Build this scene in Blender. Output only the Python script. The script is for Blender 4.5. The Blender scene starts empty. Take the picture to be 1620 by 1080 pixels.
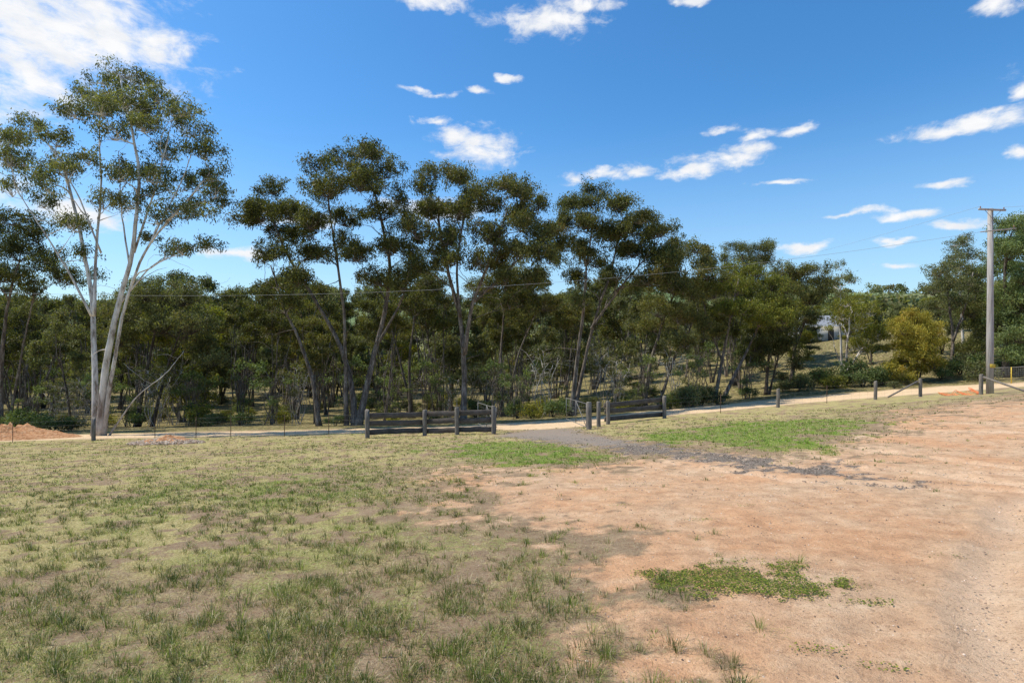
import bpy, math, random
import numpy as np
from mathutils import Vector
random.seed(7); rng=np.random.default_rng(7)
scene=bpy.context.scene; COL=scene.collection
F=900.0
# ---------------------------------------------------------------- noise / terrain
def vnoise(x,y,seed=0):
    x=np.asarray(x,float); y=np.asarray(y,float)
    xi=np.floor(x); yi=np.floor(y); fx=x-xi; fy=y-yi
    fx=fx*fx*(3-2*fx); fy=fy*fy*(3-2*fy)
    def h(a,b):
        v=np.sin(a*127.1+b*311.7+seed*74.7)*43758.5453
        return v-np.floor(v)
    return (h(xi,yi)*(1-fx)+h(xi+1,yi)*fx)*(1-fy)+(h(xi,yi+1)*(1-fx)+h(xi+1,yi+1)*fx)*fy
def fbm(x,y,o=4,seed=0):
    s=0;a=.5;t=0
    for i in range(o):
        s=s+a*vnoise(x*2**i+i*13.1,y*2**i-i*7.7,seed+i); t+=a; a*=.5
    return s/t
def sstep(a,b,v):
    t=np.clip((v-a)/(b-a),0,1); return t*t*(3-2*t)
FY=np.array([0,30,40,50,65,80,120,160,200,300,450,700,1500,4000,9000.])
FZ=np.array([-4,-4.7,-5.6,-6.7,-7.6,-8.0,-8.0,-4,2,16,27,38,45,50,50.])
def height(x,y,fine=True):
    x=np.asarray(x,float); y=np.asarray(y,float)
    sp=np.where(x>-40,np.log1p(np.exp(np.clip(x/2.5,-30,30)))*2.5,0)
    sp=np.minimum(sp,60)
    near=-1.7+0.0214*np.clip(x,-60,60)-0.0985*y+0.05*sp*sstep(2,20,y)
    far=np.interp(y,FY,FZ)*.5+np.interp(y*1.05,FY,FZ)*.25+np.interp(y*.95,FY,FZ)*.25
    k=.05+.10*sstep(38,85,y)
    far=far+0.0214*np.clip(x,-60,60)+k*sp + 5*(fbm(x/160.,y/160.,3,5)-.5)*sstep(150,350,y)
    t=sstep(29,44,y-0.12*np.clip(x,0,60))
    z=near*(1-t)+far*t
    z=z+0.10*(fbm(x/4.,y/4.,3,2)-.5)
    if fine: z=z+(0.045*(fbm(x*1.6,y*1.6,3,3)-.5)+0.02*(fbm(x*5,y*5,2,9)-.5))*(y<45)
    return z
def hz(x,y): return float(height(np.array([x]),np.array([y]))[0])
def XY(px,D): return ((px-810)/F*D, D)
def W(px,py,D): return np.array([(px-810)/F*D, D, (540-py)/F*D])
def G(px,py):
    a=(px-810)/F; b=(540-py)/F
    D=np.linspace(1.2,60,3000); z=height(a*D,D,False)
    i=np.argmax(b*D<z) if np.any(b*D<z) else len(D)-1
    return (a*D[i],D[i])
# ---------------------------------------------------------------- helpers
def mkmesh(name,verts,faces,mat=None,cols=None,smooth=False):
    verts=np.asarray(verts,dtype=np.float32).reshape(-1,3)
    me=bpy.data.meshes.new(name)
    faces=np.asarray(faces,dtype=np.int32); n,k=faces.shape
    me.vertices.add(len(verts)); me.vertices.foreach_set('co',verts.ravel())
    me.loops.add(n*k); me.loops.foreach_set('vertex_index',faces.ravel())
    me.polygons.add(n); me.polygons.foreach_set('loop_start',np.arange(n,dtype=np.int32)*k)
    me.update(calc_edges=True)
    if smooth: me.polygons.foreach_set('use_smooth',np.ones(len(me.polygons),dtype=bool))
    if cols is not None:
        for nm,c in cols.items():
            at=me.attributes.new(nm,'FLOAT_COLOR','POINT')
            c=np.asarray(c,dtype=np.float32)
            if c.shape[1]==3: c=np.concatenate([c,np.ones((len(c),1),np.float32)],1)
            at.data.foreach_set('color',c.ravel())
    if mat: me.materials.append(mat)
    return me
def link(name,me,parent=None,**props):
    ob=bpy.data.objects.new(name,me); COL.objects.link(ob)
    if parent is not None: ob.parent=parent
    for k,v in props.items(): ob[k]=v
    return ob
class Buf:
    def __init__(s): s.v=[];s.f=[];s.n=0
    def add(s,v,f):
        v=np.asarray(v,float); s.v.append(v); s.f.append(np.asarray(f,int)+s.n); s.n+=len(v)
    def mesh(s,name,mat,smooth=False): return mkmesh(name,np.concatenate(s.v),np.concatenate(s.f),mat,None,smooth)
def tube(buf,pts,rad,sides=6,cap=True):
    pts=np.asarray(pts,float); n=len(pts); rad=np.broadcast_to(np.asarray(rad,float),(n,))
    t=np.gradient(pts,axis=0); t/= (np.linalg.norm(t,axis=1,keepdims=True)+1e-9)
    ref=np.array([1.,0,0]) if abs(t[:,0]).mean()<.7 else np.array([0,1.,0])
    a=np.cross(t,ref); a/=np.linalg.norm(a,axis=1,keepdims=True)+1e-9
    b=np.cross(t,a)
    th=np.arange(sides)/sides*2*np.pi
    v=pts[:,None,:]+rad[:,None,None]*(np.cos(th)[None,:,None]*a[:,None,:]+np.sin(th)[None,:,None]*b[:,None,:])
    v=v.reshape(-1,3)
    i=np.arange(n-1)[:,None]*sides; j=np.arange(sides)[None,:]; j2=(j+1)%sides
    f=np.stack([i+j,i+j2,i+sides+j2,i+sides+j],-1).reshape(-1,4)
    if cap and sides==4: f=np.concatenate([f,[[3,2,1,0]],[[(n-1)*4+q for q in range(4)]]])
    elif cap:
        v=np.concatenate([v,pts[:1],pts[-1:]]); c0=n*sides; c1=c0+1
        q=[]
        for k in range(0,sides,2):
            q.append([c0,(k+2)%sides,k+1,k]); q.append([c1,(n-1)*sides+k,(n-1)*sides+k+1,(n-1)*sides+(k+2)%sides])
        f=np.concatenate([f,q])
    buf.add(v,f)
def slab(buf,p0,p1,w,h,jit=0.006,seg=6,up=(0,0,1)):
    p0=np.array(p0,float);p1=np.array(p1,float); d=p1-p0; d/=np.linalg.norm(d)
    up=np.array(up,float); s=np.cross(d,up); s/=np.linalg.norm(s); u=np.cross(s,d)
    c=min(w,h)*.14
    sec=[(-w/2+c,-h/2),(w/2-c,-h/2),(w/2,-h/2+c),(w/2,h/2-c),(w/2-c,h/2),(-w/2+c,h/2),(-w/2,h/2-c),(-w/2,-h/2+c)]
    V=[]
    for i in range(seg+1):
        p=p0+(p1-p0)*i/seg+u*random.uniform(-jit,jit)+s*random.uniform(-jit,jit)
        k=1+random.uniform(-jit,jit)*4
        for a,b in sec: V.append(p+s*a*k+u*b*k)
    Fc=[]
    for i in range(seg):
        for j in range(8):
            Fc.append([i*8+j,i*8+(j+1)%8,(i+1)*8+(j+1)%8,(i+1)*8+j])
    e=seg*8
    for o,r in ((0,1),(e,0)):
        for q in ([0,1,2,3],[0,3,4,7],[7,4,5,6]):
            qq=[o+k for k in q]; Fc.append(qq[::-1] if r else qq)
    buf.add(V,Fc)
# ---------------------------------------------------------------- materials
def newmat(name):
    m=bpy.data.materials.new(name); m.use_nodes=True; nt=m.node_tree; nt.nodes.clear(); return m,nt
def N(nt,t,**kw):
    n=nt.nodes.new(t)
    for k,v in kw.items(): setattr(n,k,v)
    return n
def ramp(nt,src,stops):
    r=N(nt,'ShaderNodeValToRGB'); el=r.color_ramp.elements
    while len(el)<len(stops): el.new(.5)
    for e,(p,c) in zip(el,stops): e.position=p; e.color=(c[0],c[1],c[2],1)
    nt.links.new(src,r.inputs[0]); return r.outputs[0]
def mix(nt,fac,a,b,mode='MIX'):
    m=N(nt,'ShaderNodeMix',data_type='RGBA',blend_type=mode)
    for s,v in ((0,fac),(6,a),(7,b)):
        if hasattr(v,'links'): nt.links.new(v,m.inputs[s])
        elif isinstance(v,(int,float)): m.inputs[s].default_value=v
        else: m.inputs[s].default_value=(v[0],v[1],v[2],1)
    return m.outputs[2]
def math_(nt,op,a,b=None,c=None,clamp=False):
    m=N(nt,'ShaderNodeMath',operation=op,use_clamp=clamp)
    for i,v in enumerate((a,b,c)):
        if v is None: continue
        if hasattr(v,'links'): nt.links.new(v,m.inputs[i])
        else: m.inputs[i].default_value=v
    return m.outputs[0]
def noise(nt,vec,scale,detail=4,rough=.55,dist=0):
    n=N(nt,'ShaderNodeTexNoise',noise_dimensions='3D'); n.inputs['Scale'].default_value=scale
    n.inputs['Detail'].default_value=detail; n.inputs['Roughness'].default_value=rough; n.inputs['Distortion'].default_value=dist
    if vec is not None: nt.links.new(vec,n.inputs['Vector'])
    return n.outputs['Fac']
def finish(nt,col,rough=.9,bump=None,bs=.3,bd=.02,spec=.2,metal=0):
    p=N(nt,'ShaderNodeBsdfPrincipled'); o=N(nt,'ShaderNodeOutputMaterial')
    if hasattr(col,'links'): nt.links.new(col,p.inputs['Base Color'])
    else: p.inputs['Base Color'].default_value=(*col,1)
    p.inputs['Roughness'].default_value=rough; p.inputs['Specular IOR Level'].default_value=spec; p.inputs['Metallic'].default_value=metal
    if bump is not None:
        b=N(nt,'ShaderNodeBump'); b.inputs['Strength'].default_value=bs; b.inputs['Distance'].default_value=bd
        nt.links.new(bump,b.inputs['Height']); nt.links.new(b.outputs[0],p.inputs['Normal'])
    nt.links.new(p.outputs[0],o.inputs[0]); return p
def objco(nt): return N(nt,'ShaderNodeTexCoord').outputs['Object']
def geopos(nt): return N(nt,'ShaderNodeNewGeometry').outputs['Position']
def scaled(nt,v,s):
    m=N(nt,'ShaderNodeMapping'); m.inputs['Scale'].default_value=s; nt.links.new(v,m.inputs[0]); return m.outputs[0]

def leafmat(name,dark,light,brown,trans=.34):
    m,nt=newmat(name)
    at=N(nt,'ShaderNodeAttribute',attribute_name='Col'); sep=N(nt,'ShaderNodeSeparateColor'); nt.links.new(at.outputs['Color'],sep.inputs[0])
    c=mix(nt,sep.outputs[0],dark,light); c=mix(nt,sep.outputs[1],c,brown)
    oi=N(nt,'ShaderNodeObjectInfo')
    hsv=N(nt,'ShaderNodeHueSaturation'); nt.links.new(c,hsv.inputs['Color'])
    nt.links.new(math_(nt,'MULTIPLY_ADD',oi.outputs['Random'],.55,.8),hsv.inputs['Value'])
    nt.links.new(math_(nt,'MULTIPLY_ADD',oi.outputs['Random'],-.025,.510),hsv.inputs['Hue'])
    c=hsv.outputs[0]
    d=N(nt,'ShaderNodeBsdfPrincipled'); nt.links.new(c,d.inputs['Base Color']); d.inputs['Roughness'].default_value=.55; d.inputs['Specular IOR Level'].default_value=.2
    t=N(nt,'ShaderNodeBsdfTranslucent'); nt.links.new(mix(nt,1.0,c,(1.35,1.38,.5),'MULTIPLY'),t.inputs[0])
    ms=N(nt,'ShaderNodeMixShader'); ms.inputs[0].default_value=trans
    nt.links.new(d.outputs[0],ms.inputs[1]); nt.links.new(t.outputs[0],ms.inputs[2])
    o=N(nt,'ShaderNodeOutputMaterial'); nt.links.new(ms.outputs[0],o.inputs[0]); return m
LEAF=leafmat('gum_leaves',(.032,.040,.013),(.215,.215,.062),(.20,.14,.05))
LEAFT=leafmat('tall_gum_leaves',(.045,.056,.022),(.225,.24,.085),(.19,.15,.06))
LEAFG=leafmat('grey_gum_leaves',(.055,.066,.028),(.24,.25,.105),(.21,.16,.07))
LEAFY=leafmat('wattle_leaves',(.08,.09,.015),(.35,.34,.055),(.32,.24,.045))
LEAFO=leafmat('bush_leaves',(.11,.112,.018),(.38,.345,.055),(.36,.26,.045))
LEAFB=leafmat('shrub_leaves',(.06,.085,.032),(.24,.30,.11),(.22,.22,.06))
def bark(name,a,b,c):
    m,nt=newmat(name); o=geopos(nt)
    n1=noise(nt,scaled(nt,o,(3,3,.7)),2.0,5,.6); n2=noise(nt,scaled(nt,o,(6,6,1)),5.,4,.7)
    col=ramp(nt,n1,[(.35,a),(.5,b),(.65,c)]); col=mix(nt,ramp(nt,n2,[(.4,(0,0,0)),(.7,(1,1,1))]),col,mix(nt,.5,a,(0.02,.015,.01)))
    finish(nt,col,.9,n2,.6,.04); return m
m,nt=newmat('white_gum_bark'); o=geopos(nt)
n1=noise(nt,scaled(nt,o,(1.6,1.6,.35)),2.2,6,.7); n2=noise(nt,scaled(nt,o,(7,7,1.2)),4.,4,.7)
sx=N(nt,'ShaderNodeSeparateXYZ'); nt.links.new(o,sx.inputs[0])
low=math_(nt,'MULTIPLY_ADD',sx.outputs[2],-.45,-.9,clamp=True)
col=ramp(nt,n1,[(.38,(.24,.19,.155)),(.47,(.54,.49,.43)),(.6,(.78,.73,.66))])
col=mix(nt,math_(nt,'MULTIPLY',low,n2),col,(.10,.07,.05))
finish(nt,col,.85,n2,.3,.02); BARKW=m
BARK=bark('gum_bark',(.08,.062,.048),(.20,.165,.135),(.38,.33,.275))
BARKD=bark('dark_bark',(.045,.036,.028),(.10,.08,.062),(.18,.15,.12))
m,nt=newmat('weathered_timber'); o=geopos(nt)
n1=noise(nt,scaled(nt,o,(2,2,14)),3,5,.65); n2=noise(nt,o,3,3)
finish(nt,mix(nt,.5,ramp(nt,n1,[(.3,(.035,.03,.024)),(.55,(.12,.10,.085)),(.75,(.22,.19,.165))]),ramp(nt,n2,[(.3,(.06,.048,.038)),(.7,(.17,.145,.125))])),.9,n1,.6,.015); TIMBER=m
m,nt=newmat('weathered_post'); o=geopos(nt)
n1=noise(nt,scaled(nt,o,(14,14,1)),3,5,.65)
finish(nt,ramp(nt,n1,[(.3,(.08,.07,.055)),(.55,(.22,.19,.16)),(.75,(.36,.325,.28))]),.9,n1,.6,.015); POST=m
m,nt=newmat('galvanised_steel'); n1=noise(nt,geopos(nt),20,3)
finish(nt,ramp(nt,n1,[(.3,(.14,.135,.125)),(.7,(.26,.25,.23))]),.6,None,spec=.3,metal=.2); STEEL=m
m,nt=newmat('rusty_steel'); n1=noise(nt,geopos(nt),20,3)
finish(nt,ramp(nt,n1,[(.3,(.06,.035,.022)),(.7,(.16,.09,.06))]),.8); RUST=m
m,nt=newmat('pole_timber'); n1=noise(nt,scaled(nt,geopos(nt),(12,12,.5)),2,5,.6)
finish(nt,ramp(nt,n1,[(.3,(.24,.215,.195)),(.6,(.44,.41,.38)),(.75,(.52,.49,.46))]),.9,n1,.4,.01); POLE=m
m,nt=newmat('grey_cable'); finish(nt,(.34,.34,.34),.6); CABLE=m
m,nt=newmat('orange_plastic'); n1=noise(nt,geopos(nt),3,2); finish(nt,ramp(nt,n1,[(.3,(.75,.20,.07)),(.7,(.85,.30,.12))]),.5); ORANGE=m
m,nt=newmat('porcelain'); finish(nt,(.25,.12,.08),.3,spec=.5); PORC=m
m,nt=newmat('yellow_sign'); n1=noise(nt,geopos(nt),12,2); finish(nt,ramp(nt,n1,[(.3,(.6,.42,.05)),(.7,(.7,.5,.08))]),.5); YEL=m

# ---------------------------------------------------------------- ground masks
def polyW(pts): return np.array([G(*p) for p in pts])
def sdpoly(x,y,P):
    d=np.full(x.shape,1e9); ins=np.zeros(x.shape,bool); n=len(P)
    for i in range(n):
        ax,ay=P[i]; bx,by=P[(i+1)%n]; ex,ey=bx-ax,by-ay
        t=np.clip(((x-ax)*ex+(y-ay)*ey)/(ex*ex+ey*ey+1e-9),0,1)
        d=np.minimum(d,np.hypot(x-ax-t*ex,y-ay-t*ey))
        c=((ay>y)!=(by>y))&(x<(bx-ax)*(y-ay)/(by-ay+1e-12)+ax); ins^=c
    return np.where(ins,d,-d)
def sdline(x,y,P):
    d=np.full(x.shape,1e9)
    for i in range(len(P)-1):
        ax,ay=P[i]; bx,by=P[i+1]; ex,ey=bx-ax,by-ay
        t=np.clip(((x-ax)*ex+(y-ay)*ey)/(ex*ex+ey*ey+1e-9),0,1)
        d=np.minimum(d,np.hypot(x-ax-t*ex,y-ay-t*ey))
    return d
DIRT=np.concatenate([polyW([(700,758),(800,742),(900,742),(1010,725),(1150,722),(1290,722),(1330,700),(1420,672),(1500,645),(1560,640)]),
    [(34,30),(60,26),(60,-20),(1.3,-20),(1.2,1.0)],polyW([(1110,1070),(1065,980),(1020,900),(930,840),(830,800)])])
GRAV=polyW([(800,689),(900,688),(985,698),(1060,711),(1160,721),(1290,734),(1380,751),(1460,767),(1400,769),(1280,755),(1130,733),(1000,718),(900,702)])
APRON=polyW([(792,690),(800,685),(840,680),(905,677),(925,684),(970,693),(1000,702),(970,706),(930,706),(880,698)])
GRN1=polyW([(770,700),(860,700),(960,718),(965,732),(860,738),(760,728),(680,712)])
GRN2=polyW([(1000,690),(1050,680),(1180,668),(1330,662),(1400,668),(1330,690),(1290,712),(1170,712),(1080,702),(1010,696)])
GRN3=polyW([(150,775),(420,750),(560,740),(700,760),(690,775),(500,800),(330,800)])
ROAD=np.array([(-60,32.5),(-30,32.3),(-12,32),(0,33),(8,36),(16,39.8),(24,41.5),(34,41),(60,36)])
def masks(x,y):
    n1=fbm(x*.9,y*.9,4,21)-.5; n2=fbm(x*2.3,y*2.3,4,33)-.5; n3=fbm(x*.35,y*.35,3,44)-.5; n4=fbm(x*7,y*7,3,39)-.5
    sdd=sdpoly(x,y,DIRT)
    wd=np.clip(y/9.,.5,1.5)
    dirt=sstep(-1.5*wd,1.3*wd,sdd+(n1*3.8+n2*4.0+n4*3.0)*wd)
    worn=sstep(-4.2*wd,.3,sdd+(n1*5+n2*3)*wd)
    gs=sdpoly(x,y,GRAV)
    grav=sstep(-.4,.8,gs+n1*1.8+n2*2.8+n4*2.2)*(.95-.5*sstep(5,11,x))
    apron=sstep(-.4,.5,sdpoly(x,y,APRON)+n2*1.6+n4*1.0)
    br=np.clip(.80+1.8*n2+1.2*n4,0.12,1)
    g=np.maximum(sstep(-.9,.7,sdpoly(x,y,GRN1)+n1*2.2+n2*1.6),sstep(-.9,.8,sdpoly(x,y,GRN2)+n1*2.4+n2*1.8))*br
    g=np.maximum(g,.55*sstep(-1.5,1.5,sdpoly(x,y,GRN3)+n1*4+n2*2)*br)
    g=np.maximum(g,.46*sstep(-.12,.12,n1+n3*.6)*(1-dirt)*(y<32)*np.clip(.7+2.2*n2,0,1))
    road=sstep(-.4,.3,2.5+1.2*sstep(5,14,x)-sdline(x,y,ROAD)+n2*.8)
    road=np.maximum(road,sstep(-.5,.5,2.2-np.hypot((x-2.0)*.8,y-30.2)+n2*.6))*(1-apron)
    st=sstep(4.5,11,y-x*.55+n1*5+n3*7); st=np.clip(.36+.65*st,0,1)*np.clip(.76+n2*3.6+n4*2.6,0.03,1)
    st=st*(1-dirt*.97)*(1-worn*.6)*(1-grav)*(1-road)*(1-apron)
    g=g*(1-grav*.9)*(1-road)*(1-apron)
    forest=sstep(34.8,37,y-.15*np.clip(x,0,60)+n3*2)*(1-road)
    return dirt,g,grav,road,st,forest,apron,worn
# ---------------------------------------------------------------- ground sheet
def axis(dense0,dense1,step,lim0,lim1,g=1.07):
    a=list(np.arange(dense0,dense1,step)); s=step
    while a[-1]<lim1: s*=g; a.append(a[-1]+s)
    s=step; b=[]; c=dense0
    while c>lim0: s*=g; c-=s; b.append(c)
    return np.array(b[::-1]+a)
gx=axis(-13,16,.075,-4500,4500,1.06); gy=axis(2,27,.075,-60,7000,1.045)
XX,YY=np.meshgrid(gx,gy); xs=XX.ravel(); ys=YY.ravel()
zs=height(xs,ys)
dirt,grn,grav,road,st,forest,apron,worn=masks(xs,ys)
rut=[np.array([(2.5,26),(3.5,21),(6,15),(8,9),(8.5,3)]),np.array([(3.9,26),(5.2,21),(7.8,15),(9.8,9),(10.3,3)]),np.array([(1.5,1),(3.5,4.2),(6.5,7.5),(12,10.5)]),np.array([(3.2,1),(5,3.6),(7.4,6.3),(13,9)]),np.array([(9,24),(11,17),(16,12)]),np.array([(11,24),(13,18),(18,13)]),np.array([(2.2,24),(1.8,17),(5,10),(12,6)]),np.array([(3.6,24),(3.4,17.4),(6,11.4),(12.5,7.6)])]
rutm=np.zeros_like(xs)
for r in rut:
    d=sdline(xs+.3*(fbm(xs*.5,ys*.5,2,7)-.5),ys,r); zs=zs-.035*np.exp(-(d/.15)**2)*dirt+.022*np.exp(-((d-.28)/.1)**2)*dirt
    rutm=np.maximum(rutm,np.exp(-(d/.22)**2)*dirt*np.clip(.3+1.5*(fbm(xs*.8,ys*.8,3,17)-.2),0,1))
zs=zs+(fbm(xs*8,ys*8,3,61)-.5)*.032*(ys<22)*(.6+.6*dirt)
nx,ny=len(gx),len(gy)
i=np.arange(ny-1)[:,None]*nx; j=np.arange(nx-1)[None,:]
gf=np.stack([i+j,i+j+1,i+nx+j+1,i+nx+j],-1).reshape(-1,4)
m,nt=newmat('ground'); pos=geopos(nt)
def attr3(nm):
    a1=N(nt,'ShaderNodeAttribute',attribute_name=nm); s1=N(nt,'ShaderNodeSeparateColor'); nt.links.new(a1.outputs['Color'],s1.inputs[0]); return s1
s1=attr3('m1'); s2=attr3('m2'); s3=attr3('m3')
nA=noise(nt,pos,.55,5,.6); nB=noise(nt,pos,4,6,.65); nC=noise(nt,pos,28,5,.7); nD=noise(nt,pos,110,3,.7); nE=noise(nt,scaled(nt,pos,(1,.35,1)),60,4,.75)
def brk(mask,n,k=1.2,w=.22):
    v=math_(nt,'MULTIPLY_ADD',math_(nt,'SUBTRACT',n,.5),k,mask)
    r=N(nt,'ShaderNodeMapRange',interpolation_type='SMOOTHSTEP'); r.inputs[1].default_value=.5-w; r.inputs[2].default_value=.5+w; nt.links.new(v,r.inputs[0]); return r.outputs[0]
soil=ramp(nt,nB,[(.25,(.18,.115,.065)),(.5,(.33,.22,.13)),(.75,(.48,.35,.22))])
soil=mix(nt,.4,soil,ramp(nt,nC,[(.3,(.12,.078,.042)),(.7,(.52,.40,.245))]))
dcol=mix(nt,ramp(nt,nA,[(.38,(0,0,0)),(.6,(1,1,1))]),ramp(nt,nB,[(.25,(.48,.245,.125)),(.55,(.68,.385,.205)),(.78,(.80,.52,.31))]),ramp(nt,nB,[(.25,(.46,.29,.17)),(.55,(.67,.445,.27)),(.78,(.80,.59,.39))]))
c=mix(nt,brk(s1.outputs[0],nB,1.6,.4),soil,dcol)
c=mix(nt,math_(nt,'MULTIPLY',s3.outputs[1],.65),c,(.82,.58,.38))
c=mix(nt,math_(nt,'MULTIPLY',ramp(nt,nC,[(.34,(1,1,1)),(.47,(0,0,0))]),.55),c,(.25,.135,.075))
c=mix(nt,math_(nt,'MULTIPLY',ramp(nt,nD,[(.58,(0,0,0)),(.68,(1,1,1))]),.5),c,(.82,.65,.48))
c=mix(nt,math_(nt,'MULTIPLY',ramp(nt,nD,[(.31,(1,1,1)),(.41,(0,0,0))]),.7),c,(.15,.095,.06))
straw=ramp(nt,nE,[(.3,(.17,.135,.05)),(.5,(.45,.37,.155)),(.7,(.70,.60,.31))])
c=mix(nt,brk(s2.outputs[1],nC,1.3,.25),c,straw)
gcol=ramp(nt,nE,[(.3,(.065,.10,.016)),(.5,(.18,.25,.038)),(.72,(.36,.41,.09))])
c=mix(nt,math_(nt,'MULTIPLY',brk(s1.outputs[1],nC,1.2,.3),.9),c,gcol)
vor=N(nt,'ShaderNodeTexVoronoi',feature='F1'); vor.inputs['Scale'].default_value=30; nt.links.new(pos,vor.inputs['Vector'])
sv=N(nt,'ShaderNodeSeparateColor'); nt.links.new(vor.outputs['Color'],sv.inputs[0])
gvc=ramp(nt,sv.outputs[0],[(.0,(.09,.073,.058)),(.5,(.19,.155,.12)),(1.,(.38,.31,.25))])
c=mix(nt,brk(s1.outputs[2],nC,1.8,.35),c,gvc)
rc=ramp(nt,nB,[(.3,(.64,.44,.25)),(.6,(.78,.57,.35)),(.8,(.86,.68,.46))])
c=mix(nt,s2.outputs[0],c,rc)
c=mix(nt,math_(nt,'MULTIPLY',s3.outputs[0],.8),c,ramp(nt,nC,[(.3,(.22,.18,.14)),(.7,(.40,.335,.275))]))
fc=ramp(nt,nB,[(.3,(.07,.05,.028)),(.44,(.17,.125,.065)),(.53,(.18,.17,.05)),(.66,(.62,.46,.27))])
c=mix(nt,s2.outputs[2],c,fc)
sp=N(nt,'ShaderNodeSeparateXYZ'); nt.links.new(pos,sp.inputs[0])
nF=noise(nt,pos,.02,4,.6)
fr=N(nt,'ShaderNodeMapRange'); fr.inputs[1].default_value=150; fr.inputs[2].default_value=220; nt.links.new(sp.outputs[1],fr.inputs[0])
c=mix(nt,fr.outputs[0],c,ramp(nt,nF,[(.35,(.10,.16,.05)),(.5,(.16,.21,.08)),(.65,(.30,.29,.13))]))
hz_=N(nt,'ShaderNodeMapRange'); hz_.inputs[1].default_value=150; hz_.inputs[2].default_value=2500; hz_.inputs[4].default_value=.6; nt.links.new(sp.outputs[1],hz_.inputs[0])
c=mix(nt,hz_.outputs[0],c,(.26,.36,.46))  # aerial haze painted into the ground colour, bluer with distance
bh=math_(nt,'ADD',math_(nt,'MULTIPLY',nC,1.3),math_(nt,'MULTIPLY',nD,.7)); bh=math_(nt,'MULTIPLY_ADD',nB,1.8,bh)
finish(nt,c,.95,bh,.75,.032,.1); GROUND=m
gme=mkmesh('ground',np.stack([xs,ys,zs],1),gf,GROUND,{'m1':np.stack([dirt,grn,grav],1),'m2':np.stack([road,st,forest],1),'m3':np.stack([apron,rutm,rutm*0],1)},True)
link('ground',gme,kind='structure')
# ---------------------------------------------------------------- grass blades (stuff)
def blades(name,cx,cy,h,w,lean,colr,mat,azim=None):
    n=len(cx); z=height(cx,cy)-.006
    az=rng.uniform(0,2*np.pi,n) if azim is None else azim
    d=np.stack([np.cos(az),np.sin(az),np.zeros(n)],1); s=np.stack([-np.sin(az),np.cos(az),np.zeros(n)],1)
    b=np.stack([cx,cy,z],1); up=np.array([0,0,1.])
    ml=b+d*(h*lean*.35)[:,None]+up*(h*np.sqrt(np.clip(1-lean**2*.5,.05,1))*.6)[:,None]
    tp=b+d*(h*lean)[:,None]+up*(h*np.sqrt(np.clip(1-lean**2,.02,1)))[:,None]
    v=np.stack([b-s*w[:,None]/2,b+s*w[:,None]/2,ml+s*w[:,None]*.4,ml-s*w[:,None]*.4,tp],1).reshape(-1,3)
    o=np.arange(n)[:,None]*5
    f=np.concatenate([o+np.array([[0,1,2]]),o+np.array([[0,2,3]]),o+np.array([[3,2,4]])])
    return mkmesh(name,v,f,mat,{'Col':np.repeat(colr,5,0)})
def grassmat(name,trans=.45):
    m,nt=newmat(name); at=N(nt,'ShaderNodeAttribute',attribute_name='Col')
    d=N(nt,'ShaderNodeBsdfPrincipled'); nt.links.new(at.outputs['Color'],d.inputs['Base Color']); d.inputs['Roughness'].default_value=.6; d.inputs['Specular IOR Level'].default_value=.15
    t=N(nt,'ShaderNodeBsdfTranslucent'); nt.links.new(at.outputs['Color'],t.inputs[0])
    ms=N(nt,'ShaderNodeMixShader'); ms.inputs[0].default_value=trans; nt.links.new(d.outputs[0],ms.inputs[1]); nt.links.new(t.outputs[0],ms.inputs[2])
    o=N(nt,'ShaderNodeOutputMaterial'); nt.links.new(ms.outputs[0],o.inputs[0]); return m
GM=grassmat('grass_blades')
def scatter(n,y0,y1,spread=1.15):
    u=rng.uniform(0,1,n); y=y0*(y1/y0)**u; x=rng.uniform(-1,1,n)*(y*spread*.95+.6); return x,y
SG=np.array([[.10,.15,.022],[.17,.225,.038],[.29,.34,.07],[.13,.175,.038]])
SL=np.array([[.17,.32,.03],[.25,.42,.045],[.38,.52,.08],[.19,.31,.04]])
SS=np.array([[.68,.55,.28],[.55,.44,.21],[.82,.71,.45],[.42,.31,.15]])
x,y=scatter(240000,2.6,28)
M_=masks(x,y); k=rng.uniform(0,1,len(x))<np.clip(M_[4]*1.1+M_[1]*.2+.04*M_[7]*(1-M_[0]),0,1)*(1-M_[3])*(M_[5]<.3)
x,y=x[k],y[k]; n=len(x); sc=np.clip(y/9,.8,2.2)
link('dry_grass',blades('dry_grass',x,y,rng.uniform(.02,.09,n)*np.sqrt(sc),rng.uniform(.002,.0045,n)*sc,rng.uniform(.65,.995,n),SS[rng.integers(0,4,n)]*rng.uniform(.55,1.15,n)[:,None],GM),kind='stuff',label='short dry straw coloured grass over bare soil',category='grass')
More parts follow.
